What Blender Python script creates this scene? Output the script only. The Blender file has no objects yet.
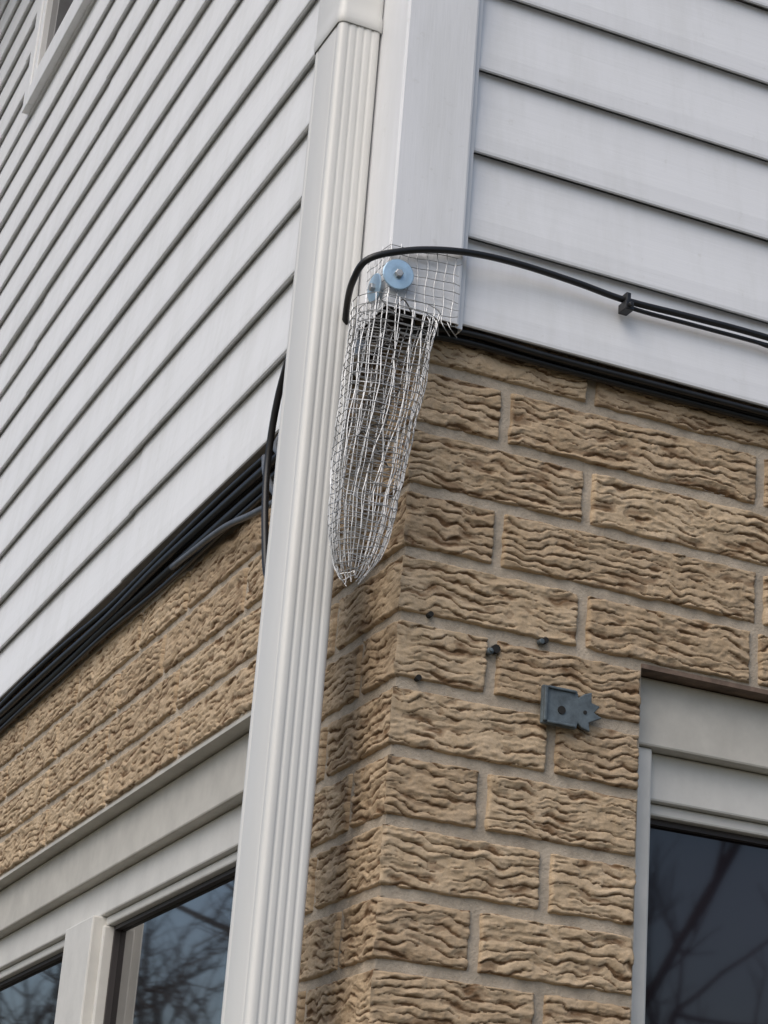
import bpy, math, random
import numpy as np
from mathutils import Vector, Matrix
rng=np.random.default_rng(7); random.seed(5)
S=bpy.context.scene
# ---------------------------------------------------------------- helpers
def mesh_obj(name,verts,faces,mat=None,parent=None,smooth=False,attrs=None):
    me=bpy.data.meshes.new(name)
    me.from_pydata([tuple(v) for v in verts] if not isinstance(verts,np.ndarray) else verts.tolist(),[],faces if not isinstance(faces,np.ndarray) else faces.tolist())
    if attrs:
        for k,a in attrs.items():
            at=me.attributes.new(k,'FLOAT','POINT'); at.data.foreach_set('value',np.asarray(a,dtype=np.float32))
    me.update()
    if smooth: me.polygons.foreach_set('use_smooth',[True]*len(me.polygons))
    ob=bpy.data.objects.new(name,me); S.collection.objects.link(ob)
    if mat: me.materials.append(mat)
    if parent: ob.parent=parent
    return ob
def empty(name,loc=(0,0,0)):
    e=bpy.data.objects.new(name,None); e.empty_display_size=.1; S.collection.objects.link(e); return e
class MB:
    def __init__(s): s.v=[];s.f=[]
    def add(s,v,f):
        o=len(s.v); s.v+= [tuple(x) for x in v]; s.f+=[tuple(i+o for i in q) for q in f]
    def box(s,x0,x1,y0,y1,z0,z1):
        s.add([(x0,y0,z0),(x1,y0,z0),(x1,y1,z0),(x0,y1,z0),(x0,y0,z1),(x1,y0,z1),(x1,y1,z1),(x0,y1,z1)],
              [(0,3,2,1),(4,5,6,7),(0,1,5,4),(1,2,6,5),(2,3,7,6),(3,0,4,7)])
    def obj(s,name,mat,parent=None,smooth=False,bevel=0):
        ob=mesh_obj(name,s.v,s.f,mat,parent,smooth)
        if bevel:
            m=ob.modifiers.new('b','BEVEL'); m.width=bevel; m.segments=2; m.limit_method='ANGLE'
        return ob
def catmull(P,n=8):
    P=[Vector(p) for p in P]; Q=[P[0]*2-P[1]]+P+[P[-1]*2-P[-2]]; out=[]
    for i in range(1,len(Q)-2):
        a,b,c,d=Q[i-1:i+3]
        for k in range(n):
            t=k/n; out.append(.5*((2*b)+(c-a)*t+(2*a-5*b+4*c-d)*t*t+(3*b-a-3*c+d)*t**3))
    out.append(P[-1]); return out
def tube(mb,pts,r,sides=8,r1=None,caps=True):
    pts=[Vector(p) for p in pts]; n=len(pts)
    if n<2: return
    ref=None; V=[];
    for i,p in enumerate(pts):
        t=(pts[min(i+1,n-1)]-pts[max(i-1,0)])
        if t.length<1e-9: t=Vector((0,0,1))
        t.normalize()
        if ref is None:
            ref=Vector((1,0,0)) if abs(t.x)<.8 else Vector((0,1,0))
        a=ref-t*ref.dot(t); a.normalize(); b=t.cross(a); ref=a
        rr=r if r1 is None else r+(r1-r)*i/(n-1)
        for k in range(sides):
            w=2*math.pi*k/sides; V.append(p+a*(rr*math.cos(w))+b*(rr*math.sin(w)))
    F=[]
    for i in range(n-1):
        for k in range(sides):
            k2=(k+1)%sides; F.append((i*sides+k,i*sides+k2,(i+1)*sides+k2,(i+1)*sides+k))
    if caps:
        F.append(tuple(range(sides))[::-1]); F.append(tuple((n-1)*sides+k for k in range(sides)))
    mb.add(V,F)
T=rng.random((256,256))
def noise(x,y):
    x=np.asarray(x,float);y=np.asarray(y,float)
    xi=np.floor(x).astype(int);yi=np.floor(y).astype(int);fx=x-xi;fy=y-yi
    fx=fx*fx*(3-2*fx);fy=fy*fy*(3-2*fy)
    g=lambda a,b:T[a%256,b%256]
    return (g(xi,yi)*(1-fx)+g(xi+1,yi)*fx)*(1-fy)+(g(xi,yi+1)*(1-fx)+g(xi+1,yi+1)*fx)*fy
def sstep(a,b,x):
    t=np.clip((x-a)/(b-a),0,1); return t*t*(3-2*t)
# ---------------------------------------------------------------- materials
def newmat(name):
    m=bpy.data.materials.new(name); m.use_nodes=True; nt=m.node_tree; return m,nt,nt.nodes['Principled BSDF']
def N(nt,t,**k):
    n=nt.nodes.new(t)
    for a,b in k.items():
        if a in n.inputs: n.inputs[a].default_value=b
        else: setattr(n,a,b)
    return n
def noisemap(nt,scale,detail=4,rough=.6,vec=None,stretch=(1,1,1)):
    tc=N(nt,'ShaderNodeTexCoord'); mp=N(nt,'ShaderNodeMapping'); mp.inputs['Scale'].default_value=stretch
    nt.links.new(tc.outputs['Object'],mp.inputs['Vector'])
    n=N(nt,'ShaderNodeTexNoise',Scale=scale,Detail=detail,Roughness=rough); nt.links.new(mp.outputs[0],n.inputs['Vector']); return n
def ramp(nt,src,stops):
    r=N(nt,'ShaderNodeValToRGB'); e=r.color_ramp.elements
    e[0].position,e[0].color=stops[0][0],(*stops[0][1],1); e[1].position,e[1].color=stops[-1][0],(*stops[-1][1],1)
    for p,c in stops[1:-1]:
        x=e.new(p); x.color=(*c,1)
    nt.links.new(src,r.inputs[0]); return r
def mix(nt,mode,fac,a,b):
    m=N(nt,'ShaderNodeMix',data_type='RGBA',blend_type=mode)
    for i,v in ((0,fac),(6,a),(7,b)):
        if hasattr(v,'links'): nt.links.new(v,m.inputs[i])
        else: m.inputs[i].default_value=v if i==0 else (*v,1)
    return m.outputs[2]
def bump(nt,h,strength,dist,prev=None):
    b=N(nt,'ShaderNodeBump',Strength=strength,Distance=dist); nt.links.new(h,b.inputs['Height'])
    if prev: nt.links.new(prev,b.inputs['Normal'])
    return b.outputs[0]
def simple(name,col,rough=.5,metal=0,var=.08,vscale=8,bscale=0,bstr=.2,bdist=.001,stretch=(1,1,1),spec=.5,ior=1.5):
    m,nt,p=newmat(name)
    n=noisemap(nt,vscale,5,.65,stretch=stretch)
    c=ramp(nt,n.outputs[0],[(.3,tuple(x*(1-var) for x in col)),(.7,tuple(min(1,x*(1+var)) for x in col))])
    nt.links.new(c.outputs[0],p.inputs['Base Color']); p.inputs['Roughness'].default_value=rough; p.inputs['Metallic'].default_value=metal
    p.inputs['Specular IOR Level'].default_value=spec; p.inputs['IOR'].default_value=ior
    if bscale:
        b=noisemap(nt,bscale,5,.6,stretch=stretch); nt.links.new(bump(nt,b.outputs[0],bstr,bdist),p.inputs['Normal'])
    return m
# brick
M_brick,nt,p=newmat('brick_rockface')
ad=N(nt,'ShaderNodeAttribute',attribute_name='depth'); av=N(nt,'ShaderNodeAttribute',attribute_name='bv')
n1=noisemap(nt,22,6,.7); n2=noisemap(nt,260,4,.7)
c1=ramp(nt,n1.outputs[0],[(.3,(.415,.31,.20)),(.5,(.485,.372,.25)),(.72,(.56,.44,.31))])
cv=ramp(nt,av.outputs['Fac'],[(0,(.88,.86,.84)),(1,(1.05,1.05,1.04))])
c2=mix(nt,'MULTIPLY',1.0,c1.outputs[0],cv.outputs[0])
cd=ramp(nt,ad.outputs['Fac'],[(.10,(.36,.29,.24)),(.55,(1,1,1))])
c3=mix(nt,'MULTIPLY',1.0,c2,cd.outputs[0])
cs=ramp(nt,n2.outputs[0],[(.25,(.70,.68,.66)),(.5,(1,1,1))])
c4=mix(nt,'MULTIPLY',.85,c3,cs.outputs[0])
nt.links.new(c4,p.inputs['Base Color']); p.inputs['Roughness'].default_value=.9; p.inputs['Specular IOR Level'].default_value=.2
b1=bump(nt,n2.outputs[0],.6,.0015); nt.links.new(b1,p.inputs['Normal'])
M_mortar=simple('mortar',(.43,.37,.295),.95,var=.24,vscale=30,bscale=300,bstr=.9,bdist=.002,spec=.1)
def vinyl(name,col,stretch,gs,var=.03,streak=(2,2,.3)):
    m,nt,p=newmat(name)
    n=noisemap(nt,3,5,.6,stretch=(1,1,2)); c=ramp(nt,n.outputs[0],[(.3,tuple(x*(1-var) for x in col)),(.7,col)])
    d=noisemap(nt,55,3,.7,stretch=(1,1,1)); dr=ramp(nt,d.outputs[0],[(.22,(.84,.83,.80)),(.36,(1,1,1))])
    c2=mix(nt,'MULTIPLY',.6,c.outputs[0],dr.outputs[0])
    s=noisemap(nt,9,5,.7,stretch=streak); sr=ramp(nt,s.outputs[0],[(.36,(.88,.88,.86)),(.56,(1,1,1))])
    nt.links.new(mix(nt,'MULTIPLY',.55,c2,sr.outputs[0]),p.inputs['Base Color'])
    g=noisemap(nt,gs,4,.6,stretch=stretch); nt.links.new(bump(nt,g.outputs[0],.35,.0008),p.inputs['Normal'])
    p.inputs['Roughness'].default_value=.48; p.inputs['Specular IOR Level'].default_value=.4
    return m
M_sidR=vinyl('vinyl_siding_front_shaded',(.76,.77,.79),(.06,1,1),160)  # same vinyl toned greyer and bluer: the front's shade painted into its colour
M_sidL=vinyl('vinyl_siding_side_lit',(.82,.825,.825),(1,.06,1),160)  # lighter copy of the vinyl, toned for the brighter-lit side
M_post=vinyl('vinyl_corner',(.77,.78,.80),(1,1,.05),330)
M_trim=simple('painted_trim',(.51,.49,.44),.6,var=.12,vscale=14,bscale=60,bstr=.2,bdist=.001)
M_trimw=simple('painted_trim_white',(.62,.61,.575),.55,var=.08,vscale=14,bscale=80,bstr=.2,bdist=.001)
M_spout=simple('downspout_enamel',(.70,.695,.665),.42,var=.05,vscale=7,stretch=(1,1,.25),bscale=20,bstr=.15,bdist=.002)
M_cable=simple('black_cable',(.012,.012,.013),.42,var=.3,vscale=40)
M_cableg=simple('grey_cable',(.10,.11,.125),.5,var=.2,vscale=40)
M_galv=simple('galvanized_wire',(.50,.51,.52),.5,.7,var=.25,vscale=60)
M_zinc=simple('zinc_washer',(.40,.56,.70),.38,.45,var=.18,vscale=60)
M_brk=simple('bracket_paint',(.10,.125,.14),.6,.1,var=.4,vscale=60,bscale=200,bstr=.4)
M_dark=simple('dark_void',(.015,.014,.013),.9,var=.3)
M_rust=simple('painted_lintel',(.17,.12,.09),.85,var=.5,vscale=30,bscale=120,bstr=.5)
M_under=simple('gap_shade_sheathing',(.035,.03,.027),.95,var=.4,vscale=30,bscale=80,bstr=.5)  # near-black tone paints in the shade of the gap below the siding
M_glass=simple('window_glass',(.014,.010,.014),.03,var=.3,vscale=2,ior=1.7)
M_glass2=simple('window_glass_side',(.016,.014,.014),.03,var=.3,vscale=2,ior=3.2)
M_gasket=simple('window_gasket',(.04,.035,.035),.6)
M_roof=simple('roof_shingles',(.07,.065,.06),.95,var=.3,vscale=30,bscale=60,bstr=.6,bdist=.004)
M_bark=simple('bark',(.045,.036,.03),.95,var=.3,vscale=20)
M_grass=simple('dormant_lawn',(.115,.105,.08),.95,var=.4,vscale=3,bscale=30,bstr=.8,bdist=.03,spec=.1)
M_foam=simple('grey_lint',(.10,.095,.09),.95,var=.5,vscale=40,bscale=90,bstr=1,bdist=.006)
# ---------------------------------------------------------------- ground
mesh_obj('ground',[(-250,-250,0),(250,-250,0),(250,250,0),(-250,250,0)],[(0,1,2,3)],M_grass)
house=empty('brick_house')
# ---------------------------------------------------------------- bricks
P=.0826; ZT=2.763; J=.0055      # course pitch, reference course top, half joint
class Bricks:
    def __init__(s): s.v=[];s.f=[];s.d=[];s.b=[];s.o=0
    def patch(s,side,u0,u1,v0,v1,ru,rv,corner=False):
        nu=max(4,int((u1-u0)/ru));nv=max(4,int((v1-v0)/rv))
        U,V=np.meshgrid(np.linspace(u0,u1,nu+1),np.linspace(v0,v1,nv+1),indexing='ij')
        ox,oy=rng.random(2)*200; bv=rng.random()
        a=U+ox;b=V+oy
        wy=.010*(noise(a/.045,b/.05)-.5)+.007*(noise(a/.017,b/.03)-.5)+.003*(noise(a/.006,b/.008)-.5)
        bb=b+wy
        n=.60*noise(a/.040+bb*37,bb/.0078)+.40*noise(a/.015+7,bb/.0046+3)
        t=n*5.0; fr=t-np.floor(t); terr=(np.floor(t)+sstep(.70,.95,fr))/5.0
        per=.0118*(.85+.35*rng.random())
        ph=bb/per+1.0*(noise(a/.03+4,b/.04)-.5); fl=np.floor(ph);sw=ph-fl
        lay=noise(a/.022+fl*7.3,fl*3.1+.5)
        m=sstep(.38,.50,lay); wd=.055+.09*noise(a/.010,fl*1.7)
        cre=m*np.exp(-(np.minimum(sw,1-sw)/wd)**2)
        h=.0060*(terr-.56)-.0030*cre+.0012*m*(1-sw)
        h+=.0020*(noise(a/.05,b/.03)-.5)+.0010*(noise(a/.005,b/.003)-.5)
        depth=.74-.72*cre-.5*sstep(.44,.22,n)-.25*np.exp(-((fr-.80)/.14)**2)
        eL=U-u0;eR=u1-U;eB=V-v0;eT=v1-V
        if corner: eL=eL*0+1
        e=np.minimum(np.minimum(eL,eR),np.minimum(eB,eT))
        e=e+.0022*(noise(a/.012,b/.012)-.5)*(e>.0005)
        k=sstep(-.0005,.0032,e)
        D=-.0085
        h=(h+.0008)*k+D*(1-k)
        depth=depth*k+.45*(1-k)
        if corner:
            ev=sstep(-.0005,.0032,np.minimum(eB,eT))
            kc=sstep(0,.005,U-u0)
            zz=(noise(V/.008,V*0+3.3)-.5)*.005
            hc=zz*ev+D*(1-ev)
            h=h*kc+(1-kc)*hc
        wob=(1-sstep(0,.006,e))
        U2=U+wob*.0028*(noise(a/.02,b/.014+9)-.5)*(0 if corner else 1)
        V2=V+wob*.0034*(noise(a/.018+5,b/.02)-.5)*(0 if corner else 1)
        X=np.stack([U2,-h,V2],-1) if side=='R' else np.stack([-h,U2,V2],-1)
        if corner:
            z1=(U==u0)
            if side=='R': X[...,0]=np.where(z1,-h,X[...,0])
            else: X[...,1]=np.where(z1,-h,X[...,1])
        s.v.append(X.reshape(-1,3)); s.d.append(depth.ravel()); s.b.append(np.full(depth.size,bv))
        I=(np.arange(nu)[:,None]*(nv+1)+np.arange(nv)[None,:]).ravel()+s.o
        q=np.stack([I,I+nv+1,I+nv+2,I+1],-1)
        if side=='L': q=q[:,::-1]
        s.f.append(q); s.o+=depth.size
    def obj(s,name):
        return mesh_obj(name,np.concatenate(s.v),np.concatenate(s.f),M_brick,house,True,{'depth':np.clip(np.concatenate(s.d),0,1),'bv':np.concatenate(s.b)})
WR=(.334,1.62,1.10)   # right window x0,x1,zbottom ; head at course line 4
WL=(.37,3.35,1.10)
HEAD=ZT-4*P
BR=Bricks();BL=Bricks()
XE=8.0;YE=9.0
def runs(side,n):
    if side=='R':
        if n<0: st=.248 if n%2 else .127
        elif n<=4: st=.127 if n%2==0 else .248
        else: st=.212 if n%2 else .125
        L=XE
    else:
        st=.110 if n%2==0 else .205
        L=YE
    xs=[0,st]
    while xs[-1]<L:
        w=.378 if rng.random()<.8 else .25
        xs.append(xs[-1]+w)
    return xs
for side,B,W,L in (('R',BR,WR,XE),('L',BL,WL,YE)):
    for n in range(-1,33):
        zt=ZT-n*P; zb=zt-P
        if zb<-.02: break
        inwin=(zt<=HEAD+.01 and zb>=W[2]-.05)
        xs=runs(side,n)
        for i in range(len(xs)-1):
            a,b=xs[i],min(xs[i+1],L)
            segs=[(a,b)]
            if inwin:
                segs=[]
                if a<W[0]: segs.append((a,min(b,W[0]+J)))
                if b>W[1]: segs.append((max(a,W[1]-J),b))
            for a2,b2 in segs:
                if b2-a2<.03: continue
                hi=(zb>1.85) and ((side=='R' and a2<1.0) or (side=='L' and a2<2.3))
                c=(a2==0)
                if hi: ru,rv=(.0021,.0012) if side=='R' else ((.0024,.0013) if a2<.4 else (.0033,.0016))
                else: ru,rv=.03,.012
                B.patch(side,(0 if c else a2+J),b2-J,zb+J,zt-J,ru,rv,c)
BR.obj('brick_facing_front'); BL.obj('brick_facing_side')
# mortar backing with openings
mb=MB(); g=.0050
def wallR(x0,x1,z0,z1): mb.add([(x0,g,z0),(x1,g,z0),(x1,g,z1),(x0,g,z1)],[(0,1,2,3)])
def wallL(y0,y1,z0,z1): mb.add([(g,y0,z0),(g,y1,z0),(g,y1,z1),(g,y0,z1)],[(3,2,1,0)])
for fn,W,L in ((wallR,WR,XE),(wallL,WL,YE)):
    fn(g,W[0],0,2.9); fn(W[1],L,0,2.9); fn(W[0],W[1],HEAD,2.9); fn(W[0],W[1],0,W[2])
for (x0,x1) in ((WR[0],WR[0]),(WR[1],WR[1])): mb.add([(x0,g,WR[2]),(x0,.12,WR[2]),(x0,.12,HEAD),(x0,g,HEAD)],[(0,1,2,3)])
for y0 in (WL[0],WL[1]): mb.add([(g,y0,WL[2]),(.12,y0,WL[2]),(.12,y0,HEAD),(g,y0,HEAD)],[(0,1,2,3)])
mb.obj('mortar_walls',M_mortar,house)
# back walls
mb=MB(); mb.box(XE-.02,XE,.02,YE,0,5.6); mb.box(.02,XE-.03,YE-.02,YE,0,5.6); mb.obj('rear_walls',M_sidR,house)
# lintels
mb=MB(); mb.box(WR[0]-.0,WR[1],.003,.11,HEAD-.003,HEAD+.003); mb.obj('window_lintel',M_rust,house)
mb=MB(); mb.box(.004,.11,WL[0],WL[1],HEAD-.003,HEAD+.003); mb.obj('window_lintel',M_trim,house)
# ---------------------------------------------------------------- windows
def window(side,W,mulls,name,glass):
    def bx(mb,u0,u1,d0,d1,z0,z1):
        if side=='R': mb.box(u0,u1,d0,d1,z0,z1)
        else: mb.box(d0,d1,u0,u1,z0,z1)
    w=empty(name); w.parent=house
    t=MB(); H=HEAD-.004
    bx(t,W[0]+.002,W[1]-.002,.030,.12,H-.088,H)
    t.obj('head_board',M_trim,w,bevel=.003)
    t=MB()
    bx(t,W[0]+.038,W[1]-.038,.052,.12,H-.150,H-.0885)
    bx(t,W[0]+.050,W[1]-.050,.062,.12,H-.166,H-.1505)
    t.obj('head_casing',M_trimw,w,bevel=.003)
    t=MB()
    bx(t,W[0]+.002,W[0]+.0375,.036,.12,W[2],H-.0885); bx(t,W[1]-.0375,W[1]-.002,.036,.12,W[2],H-.0885)
    bx(t,W[0]+.038,W[0]+.0495,.056,.12,W[2]+.05,H-.1505); bx(t,W[1]-.0495,W[1]-.038,.056,.12,W[2]+.05,H-.1505)
    bx(t,W[0]-.02,W[1]+.02,-.02,.03,W[2]-.03,W[2]+.0); bx(t,W[0]+.038,W[1]-.038,.03,.12,W[2],W[2]+.049)
    t.obj('side_casing',M_trimw,w,bevel=.003)
    if mulls:
        t=MB()
        for a,b in mulls:
            bx(t,a,b,.038,.12,W[2]+.05,H-.1505); bx(t,a-.012,a-.0005,.056,.12,W[2]+.05,H-.167); bx(t,b+.0005,b+.012,.056,.12,W[2]+.05,H-.167)
        t.obj('mullions',M_trimw,w,bevel=.003)
    t=MB(); edges=[W[0]+.05]+[x for a,b in mulls for x in (a-.012,b+.012)]+[W[1]-.05]
    gk=MB()
    for i in range(0,len(edges),2):
        a,b=edges[i],edges[i+1]; z0,z1=W[2]+.05,H-.1665
        gk2=.007
        bx(gk,a,a+gk2,.074,.1,z0,z1); bx(gk,b-gk2,b,.074,.1,z0,z1); bx(gk,a+gk2,b-gk2,.074,.1,z1-gk2,z1); bx(gk,a+gk2,b-gk2,.074,.1,z0,z0+gk2)
        bx(t,a+gk2,b-gk2,.084,.09,z0+gk2,z1-gk2)
    gk.obj('gasket',M_gasket,w); t.obj('glass',glass,w)
window('R',WR,[],'front_window',M_glass); window('L',WL,[(1.33,1.50),(2.45,2.6)],'side_window',M_glass2)
# ---------------------------------------------------------------- siding
SP=.1255; Z0=2.815; NC=23
def siding(side,u0,u1,base,mat,name,hole=None):
    V=[];F=[]
    def strip(us,z0,step):
        prof=[(-.008,z0+.010),(.006,z0+.006),(.0125,z0+.0005),(.0145,z0+.002),(.0150,z0+.006),(.0135,z0+.03),(.008,z0+.075),(.003,z0+SP+.004)]
        o=len(V)
        for i,u in enumerate(us):
            dv=(noise(u*1.3,z0*9)-.5)*.0022; dz=(noise(u*.7+20,z0*7)-.5)*.0025
            for d,z in prof:
                dd=d+dv+step(u)
                V.append((u,base-dd,z+dz) if side=='R' else (base-dd,u,z+dz))
        m=len(prof)
        for i in range(len(us)-1):
            for k in range(m-1):
                q=(o+i*m+k,o+(i+1)*m+k,o+(i+1)*m+k+1,o+i*m+k+1)
                F.append(q if side=='R' else q[::-1])
    for c in range(NC):
        z0=Z0+c*SP
        spans=[(u0,u1)]
        if hole and z0>hole[2]+.01 and z0<hole[3]: spans=[(u0,hole[0]),(hole[1],u1)]
        seam=u0+1.1+((c//2)*1.37)%3.1
        for a,b in spans:
            n=max(2,int((b-a)/.12)); us=list(np.linspace(a,b,n+1))
            if a<seam<b: us+= [seam-.0006,seam+.0006]; us.sort()
            strip(us,z0,lambda u:.0018 if u<seam else 0)
    return mesh_obj(name,V,F,mat,house)
siding('R',.042,XE,-.011,M_sidR,'front_siding')
UW=(1.75,2.67,4.575,5.5)
siding('L',.058,YE,-.017,M_sidL,'side_siding',UW)
mb=MB(); mb.box(-.004,XE,-.002,.02,2.835,5.6); mb.box(-.006,.02,.02,YE,2.835,5.6)
mb.obj('sheathing',M_under,house)
# upper window
uw=empty('upper_window'); uw.parent=house
mb=MB(); a,b,z0,z1=UW; w=.055
mb.box(-.050,.02,a,a+w,z0,z1); mb.box(-.050,.02,b-w,b,z0,z1); mb.box(-.050,.02,a+w,b-w,z0,z0+w); mb.box(-.050,.02,a+w,b-w,z1-w,z1)
mb.box(-.045,.02,a+w+.001,a+w+.03,z0+w,z1-w);mb.box(-.045,.02,b-w-.03,b-w-.001,z0+w,z1-w);mb.box(-.045,.02,a+w+.03,b-w-.03,z0+w+.001,z0+w+.035)
mb.obj('casing',M_sidL,uw,bevel=.003)
mb=MB(); mb.box(-.028,-.022,a+w+.03,b-w-.03,z0+w+.035,z1-w); mb.obj('glass',M_glass,uw)
# corner post (hollow extrusion)
def extrude(prof,z0,z1,mat,name,parent,closed=False,thick=0,smooth=False,nz=1,jag=0):
    V=[];F=[];n=len(prof)
    for k in range(nz+1):
        z=z0+(z1-z0)*k/nz
        for i,(x,y) in enumerate(prof):
            V.append((x,y,z+(jag*math.sin(i*2.1) if k==0 else 0)))
    for k in range(nz):
        for i in range(n if closed else n-1):
            j=(i+1)%n; F.append((k*n+i,k*n+j,(k+1)*n+j,(k+1)*n+i))
    ob=mesh_obj(name,V,F,mat,parent,smooth)
    if thick:
        m=ob.modifiers.new('s','SOLIDIFY'); m.thickness=thick; m.offset=1
    return ob
px0,px1,pyf=-.066,.035,-.044
prof=[(px0+.03,.062),(px0+.003,.061),(px0,.058),(px0,pyf+.003),(px0+.001,pyf+.001),(px0+.003,pyf),(px0+.006,pyf),(px1-.004,pyf),(px1-.001,pyf+.001),(px1,pyf+.003),(px1,-.034),(px1+.009,-.033),(px1+.0095,-.031),(px1+.0095,-.012)]
extrude(prof,2.806,5.62,M_post,'corner_post',house,thick=-.0016)
mb=MB(); mb.box(-.060,-.002,-.036,.05,2.845,2.86); mb.box(-.0585,-.012,.0,.05,2.80,2.845); mb.obj('corner_shade_blocks',M_under,house)  # near-black blocks stand in for the shade inside the hollow post
# roof & eaves
mb=MB()
mb.box(-.45,XE+.4,-.45,YE+.4,5.62,5.68); mb.obj('soffit',M_sidR,house)
mb=MB(); mb.box(-.48,XE+.43,-.48,-.4505,5.6,5.82); mb.box(-.48,-.4505,-.45,YE+.43,5.6,5.82); mb.obj('fascia',M_trimw,house)
mesh_obj('roof',[(-.6,-.6,5.8),(XE+.5,-.6,5.8),(XE+.5,YE+.5,5.8),(-.6,YE+.5,5.8),(2,YE/2,7.6),(XE-2,YE/2,7.6)],[(0,1,5,4),(1,2,5),(2,3,4,5),(3,0,4)],M_roof,house)
# ---------------------------------------------------------------- downspout
ds=empty('downspout')
def ds_prof(x0,x1,y0,y1,ribs=True,r=.007):
    pts=[]
    def arc(cx,cy,a0,a1,n=5):
        for k in range(n+1):
            a=math.radians(a0+(a1-a0)*k/n); pts.append((cx+r*math.cos(a),cy+r*math.sin(a)))
    def face(p,q,nx,ny,fr,dp=.0011,hw=.070):
        for f in fr:
            for df,dd in ((-1,0),(-.7,.25),(-.35,.85),(0,1),(.35,.85),(.7,.25),(1,0)):
                t=f+df*hw; pts.append((p[0]+(q[0]-p[0])*t-nx*dd*dp,p[1]+(q[1]-p[1])*t-ny*dd*dp))
    arc(x0+r,y0+r,180,270)
    if ribs: face((x0+r,y0),(x1-r,y0),0,-1,(.14,.38,.62,.86))
    arc(x1-r,y0+r,270,360)
    arc(x1-r,y1-r,0,90)
    arc(x0+r,y1-r,90,180)
    if ribs: face((x0,y1-r),(x0,y0+r),-1,0,(.10,.90),.0007,.05)
    return pts
x0,x1,y0,y1=-.127,-.068,.042,.136
extrude(ds_prof(x0,x1,y0,y1),.25,3.275,M_spout,'pipe',ds,closed=True,smooth=True)
V=[];F=[]
secs=[(3.250,.0018),(3.252,.0030),(3.258,.0036),(3.268,.0034),(3.275,.0020),(3.288,.0020),(3.40,.002),(5.3,.002)]
for z,e in secs:
    for q in ds_prof(x0-e,x1+e,y0-e,y1+e,False,.008+e): V.append((q[0],q[1],z))
n=len(V)//len(secs)
for k in range(len(secs)-1):
    for i in range(n):
        j=(i+1)%n; F.append((k*n+i,k*n+j,(k+1)*n+j,(k+1)*n+i))
mesh_obj('upper_section',V,F,M_spout,ds,True)
mb=MB()
for z in (1.0,2.9):
    mb.box(x1+.001,-.035,.06,.12,z,z+.03)
mb.box(x0-.02,x1+.05,y0-.3,y1+.003,.16,.25)
mb.obj('standoffs_and_shoe',M_spout,ds,bevel=.003)
# ---------------------------------------------------------------- cables
mb=MB()
tube(mb,catmull([(-.055,.11,2.66),(-.060,.10,2.76),(-.088,.03,2.826),(-.100,-.02,2.845),(-.094,-.050,2.859),(-.05,-.055,2.880),(.0,-.054,2.896),(.055,-.048,2.908),(.12,-.040,2.915),(.20,-.036,2.914),(.274,-.035,2.909),(.38,-.036,2.911),(.5,-.036,2.912),(.9,-.036,2.905),(2,-.036,2.91),(XE-.1,-.036,2.9)],10),.0044,10)
mb.obj('black_cable',M_cable,smooth=True)
mb=MB(); tube(mb,catmull([(.268,-.034,2.903),(.30,-.0325,2.9010),(.40,-.032,2.9025),(.55,-.032,2.903),(1.2,-.032,2.9),(XE-.1,-.032,2.89)],8),.0030,8); mb.obj('black_cable',M_cable,smooth=True)
mb=MB(); mb.box(.266,.279,-.047,-.027,2.8905,2.9035); 
mb.box(.269,.276,-.044,-.030,2.9036,2.917)
tube(mb,[(.2725,-.052,2.897),(.2725,-.030,2.897)],.0035,8); mb.obj('cable_clip',M_cable,bevel=.0015)
mb=MB()
for k,(yy,zz,r) in enumerate([(-.010,2.800,.0048),(-.019,2.808,.0042),(-.008,2.812,.004)]):
    tube(mb,catmull([(-.02+.01*k,-.004+yy*.3,zz-.004),(.06,yy,zz+.003)]+[(x,yy+random.uniform(-.002,.002),zz+random.uniform(-.004,.003)) for x in np.arange(.2,XE,.35)],5),r,8)
mb.obj('cable_bundle',M_cable,smooth=True)
mb=MB()
for k,(xx,zz,r) in enumerate([(-.012,2.772,.0075),(-.022,2.786,.0065),(-.010,2.795,.006),(-.025,2.800,.005),(-.012,2.757,.0045)]):
    tube(mb,catmull([(-.03,.16,zz-.02*k),(xx-.01,.24,zz)]+[(xx+random.uniform(-.003,.002),y,zz+random.uniform(-.006,.004)) for y in np.arange(.36,YE,.30)],5),r,8)
tube(mb,catmull([(-.06,.12,2.93),(-.078,.20,2.90),(-.08,.275,2.825),(-.075,.315,2.72),(-.078,.285,2.60),(-.078,.25,2.53),(-.064,.18,2.47),(-.058,.115,2.40),(-.058,.11,1.9)],8),.0052,8)
tube(mb,catmull([(-.02,.15,2.88),(-.055,.24,2.85),(-.05,.33,2.80),(-.045,.31,2.70),(-.05,.27,2.62),(-.058,.12,2.55)],8),.0045,8)
mb.obj('cable_bundle',M_cable,smooth=True)
mb=MB()
tube(mb,catmull([(-.055,.11,2.70),(-.045,.27,2.685),(-.04,.36,2.692),(-.035,.48,2.712),(-.025,.65,2.746),(-.02,.9,2.764)],8),.0048,8)
tube(mb,catmull([(-.055,.11,2.60),(-.055,.28,2.655),(-.055,.37,2.725),(-.038,.44,2.785)],8),.0048,8)
tube(mb,catmull([(-.055,.11,2.70),(-.05,.28,2.725),(-.05,.36,2.765),(-.03,.40,2.81)],8),.004,8)
mb.obj('grey_cable_bundle',M_cableg,smooth=True)
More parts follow.
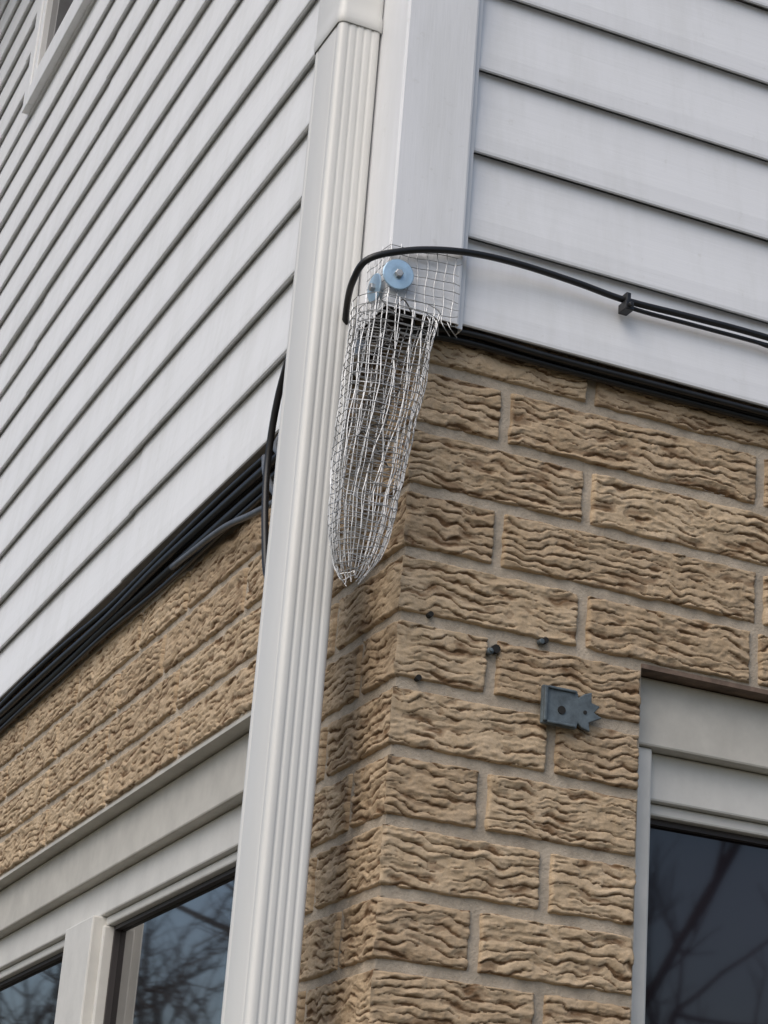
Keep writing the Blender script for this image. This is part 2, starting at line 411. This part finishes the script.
# ---------------------------------------------------------------- wire mesh guard
guard=empty('wire_mesh_guard')
keys=[ # z, xc, yc, half width, half depth
 (2.880,-.040,-.050,.058,.018),(2.850,-.046,-.050,.058,.024),(2.810,-.052,-.050,.057,.034),(2.76,-.058,-.052,.054,.040),(2.70,-.063,-.052,.052,.040),(2.63,-.068,-.050,.047,.038),(2.56,-.072,-.048,.043,.034),(2.50,-.076,-.046,.037,.030),(2.475,-.077,-.045,.030,.025),(2.455,-.078,-.045,.021,.017),(2.445,-.079,-.045,.012,.009)]
def sec(z):
    zs=[k[0] for k in keys][::-1]
    return [np.interp(z,zs,[k[i] for k in keys][::-1]) for i in range(1,5)]
def surf(z,a,seed,sc=1.0):
    xc,yc,w,d=sec(z)
    fade=min(1,max(0,(2.80-z)/.04))
    cr=((noise(a*1.3+seed*9,z*12+seed*5)-.5)*.013+(noise(a*3+seed*3,z*40)-.5)*.0045)*(.3+.7*fade)
    a2=a+(noise(seed*4+2.,z*10)-.5)*.35+(noise(a*1.1+seed,z*22)-.5)*.22
    ca,sa=math.cos(a2),math.sin(a2)
    x=xc+(w*sc+cr*.6)*math.copysign(abs(ca)**.9,ca); y=yc+(d*sc+cr)*math.copysign(abs(sa)**.9,sa)
    return Vector((x,y,z+(noise(a*1.5+seed,z*9)-.5)*.010))
mb=MB()
WRR=.00066
def layer(seed,sc,zt,zb,nA,cell,a0,a1,r=WRR):
    nz=int((zt-zb)/cell)
    G=[[surf(zt-(zt-zb)*i/nz,a0+(a1-a0)*k/nA,seed,sc) for k in range(nA+1)] for i in range(nz+1)]
    sub=2
    for i in range(nz+1):
        tube(mb,catmull([p+Vector((random.uniform(-1,1),random.uniform(-1,1),random.uniform(-1,1)))*.0006 for p in G[i]],sub),r,4)
    for k in range(nA+1):
        col=[G[i][k]+Vector((random.uniform(-1,1),random.uniform(-1,1),0))*.0005 for i in range(nz+1)]
        ext=col[-1]+(col[-1]-col[-2])*random.uniform(.1,.8)+Vector((random.uniform(-1,1),random.uniform(-1,1),0))*.002
        tube(mb,col+[ext],r,4)
layer(1,1.0,2.800,2.449,21,.0120,math.radians(0),math.radians(360))
layer(2,.82,2.790,2.468,13,.0125,math.radians(20),math.radians(330))
def flap_pt(s,z):
    wv=.004*noise(s*60+3,z*40)+.0016
    if s<0: return Vector((px0-wv-.001,pyf-s*.95,z))
    return Vector((px0+s,pyf-wv-.001,z+.06*s+.006*(noise(s*30,1.5)-.5)))
ss=[-.060,-.048,-.036,-.024,-.012,.0,.0125,.025,.0375,.05,.0625,.075,.0875]
for i in range(9):
    z=2.886-i*.0118
    pts=[flap_pt(s,z+.003*(noise(s*40,i*2.)-.5)) for s in ss]
    q=pts[-1]; pts.append(q+Vector((random.uniform(.003,.009),-random.uniform(.0,.005),random.uniform(-.004,.003))))
    tube(mb,pts,WRR,4)
for s in ss:
    top=2.889+random.uniform(-.002,.005)
    tube(mb,[flap_pt(s+.0014*math.sin(i*1.3+s*90),top-i*.0118) for i in range(9)],WRR,4)
for k in range(4):
    x=-.012+k*.009
    tube(mb,catmull([(x,-.052,2.80),(x+.004,-.055,2.79),(x+.010+random.uniform(-.004,.006),-.050,2.784+random.uniform(-.007,.005))],4),.0006,4)
mb.obj('hardware_cloth',M_galv,guard)
# washers
def washer(c,nrm,R,name):
    m=MB(); n=Vector(nrm).normalized(); a=n.orthogonal().normalized(); b=n.cross(a); c=Vector(c); K=32
    rings=[(R*.18,.000),(R*.18,.0012),(R*.5,.0016),(R*.95,.0012),(R,.0005),(R,-.0006)]
    V=[];F=[]
    for r,h in rings:
        for k in range(K):
            w=2*math.pi*k/K; V.append(c+(a*math.cos(w)+b*math.sin(w))*r+n*h)
    for i in range(len(rings)-1):
        for k in range(K): F.append((i*K+k,i*K+(k+1)%K,(i+1)*K+(k+1)%K,(i+1)*K+k))
    m.add(V,F)
    V=[];
    for h,rr in ((.001,.0056),(.0055,.0056),(.0066,.0044)):
        for k in range(6):
            w=math.pi*k/3+.3; V.append(c+(a*math.cos(w)+b*math.sin(w))*rr+n*h)
    F=[(i*6+k,i*6+(k+1)%6,i*6+6+(k+1)%6,i*6+6+k) for i in range(2) for k in range(6)]+[tuple(range(12,18))]
    m2=MB(); m2.add(V,F); m2.obj(name+'_bolt',M_galv,guard)
    return m.obj(name,M_zinc,guard)
washer((-.056,pyf-.010,2.846),(-.10,-1,-.08),.0200,'fender_washer')
washer((px0-.008,-.024,2.836),(-1,-.05,-.05),.0185,'side_washer')
m=MB()
for k in range(12):
    z=2.80-.02*k*.9; xc,yc,w,d=sec(z)
    a=random.uniform(0,6.28); pts=[(xc+.5*w*math.cos(a+t*.8)*random.uniform(.3,1),yc+.5*d*math.sin(a+t*.8),z+random.uniform(-.02,.02)) for t in range(5)]
    tube(m,catmull(pts,4),.0010,5)
m.obj('nest_debris',M_foam,guard)
# ---------------------------------------------------------------- bracket and anchors
br=empty('wall_bracket')
def poly_extrude(mb,pts,y0,y1):
    n=len(pts); V=[(x,y0,z) for x,z in pts]+[(x,y1,z) for x,z in pts]
    F=[tuple(range(n)),tuple(range(2*n-1,n-1,-1))]+[(i,(i+1)%n+0,(i+1)%n+n,i+n)[::-1] for i in range(n)]
    mb.add(V,F)
mb=MB()
poly_extrude(mb,[(.191,2.330),(.238,2.330),(.240,2.338),(.246,2.333),(.257,2.330),(.255,2.341),(.273,2.350),(.262,2.355),(.270,2.364),(.258,2.367),(.258,2.380),(.248,2.376),(.240,2.370),(.238,2.378),(.191,2.378)],-.011,-.005)
mb.obj('plate',M_brk,br,bevel=.0012)
mb=MB(); mb.box(.1915,.196,-.016,-.0115,2.332,2.376); mb.box(.1965,.2355,-.015,-.0115,2.3305,2.334); mb.box(.1965,.2355,-.014,-.0115,2.374,2.3775)
mb.box(.204,.230,-.0050,.004,2.340,2.37)
mb.obj('cup_flanges',M_brk,br,bevel=.0015)
mb=MB(); tube(mb,[(.217,-.0108,2.350),(.217,-.0122,2.350)],.0052,14); tube(mb,[(.249,-.0108,2.353),(.249,-.0120,2.353)],.0025,10); mb.obj('bolt_hole',M_dark,br)
mb=MB()
for x,z,r in ((.130,2.413,.0055),(.196,2.437,.0040),(.041,2.439,.0036),(.031,2.358,.0036)):
    tube(mb,[(x,-.0030,z),(x,.006,z)],r,12)
mb.obj('masonry_anchor_holes',M_dark,house)
mb=MB(); tube(mb,[(.121,-.006,2.408),(.121,.004,2.408)],.0044,8); tube(mb,[(.121,-.009,2.408),(.121,-.006,2.408)],.0026,8)
tube(mb,[(.190,-.005,2.434),(.190,.004,2.434)],.0038,8); mb.obj('masonry_anchor',M_brk,bevel=.001)
# ---------------------------------------------------------------- bare trees (seen in the window reflections)
def tree(x,y,h,seed,name):
    R=random.Random(seed); m=MB()
    def br_(p,d,L,r,dep):
        n=4; pts=[p]; q=p.copy(); dd=d.copy()
        for i in range(n):
            dd=(dd+Vector((R.uniform(-1,1),R.uniform(-1,1),R.uniform(-.6,.9)))*.16).normalized(); q=q+dd*(L/n); pts.append(q.copy())
        tube(m,pts,r,5 if dep>3 else 3,r*.55,False)
        if dep==0: return
        for k in range(R.choice((3,4)) if dep>1 else 4):
            i=R.choice((2,3,4)); a=Vector((R.uniform(-1,1),R.uniform(-1,1),R.uniform(-.3,.8))).normalized()
            br_(pts[i],(dd*.75+a*.8).normalized(),L*R.uniform(.55,.75),r*.5*(1.1 if i<3 else 1),dep-1)
    br_(Vector((x,y,-.05)),Vector((0,0,1)),h*.34,h*.018,5)
    m.obj(name,M_bark)
tree(7,-12,9,1,'bare_tree'); tree(11,-14,10,2,'bare_tree'); tree(4,-13,8,3,'bare_tree'); tree(-4.5,14.5,9,4,'bare_tree'); tree(-8,19,11,6,'bare_tree'); tree(-3,19,10,8,'bare_tree')
# ---------------------------------------------------------------- light
sd=Vector((-.62,-.45,.80)).normalized()
w=bpy.data.worlds.new('World'); S.world=w; w.use_nodes=True; nt=w.node_tree
sky=nt.nodes.new('ShaderNodeTexSky'); sky.sky_type='NISHITA'; sky.sun_disc=False
sky.sun_elevation=math.asin(sd.z); sky.sun_rotation=math.atan2(sd.x,sd.y)%(2*math.pi); sky.dust_density=3.0; sky.air_density=1.0; sky.ozone_density=.8
nt.links.new(sky.outputs[0],nt.nodes['Background'].inputs[0]); nt.nodes['Background'].inputs[1].default_value=.15
L=bpy.data.lights.new('sun','SUN'); L.energy=1.4; L.angle=math.radians(55); L.color=(1,.98,.95)
lo=bpy.data.objects.new('sun',L); S.collection.objects.link(lo); lo.rotation_euler=sd.to_track_quat('Z','Y').to_euler()
# ---------------------------------------------------------------- camera
ya,pi,ro=[math.radians(v) for v in (67.82,21.64,4.41)]
f=Vector((math.cos(pi)*math.cos(ya),math.cos(pi)*math.sin(ya),math.sin(pi))); rt=Vector((math.sin(ya),-math.cos(ya),0)); up=rt.cross(f)
r=rt*math.cos(ro)+up*math.sin(ro); u=-rt*math.sin(ro)+up*math.cos(ro)
cam=bpy.data.cameras.new('camera'); co=bpy.data.objects.new('camera',cam); S.collection.objects.link(co)
Mx=Matrix((( r.x,u.x,-f.x,-.934),(r.y,u.y,-f.y,-2.221),(r.z,u.z,-f.z,1.604),(0,0,0,1))); co.matrix_world=Mx
cam.sensor_fit='VERTICAL'; cam.sensor_height=24; cam.lens=2143/1024*24; cam.clip_end=600; cam.clip_start=.05
S.camera=co
S.view_settings.view_transform='Standard'; S.view_settings.look='None'; S.view_settings.exposure=0
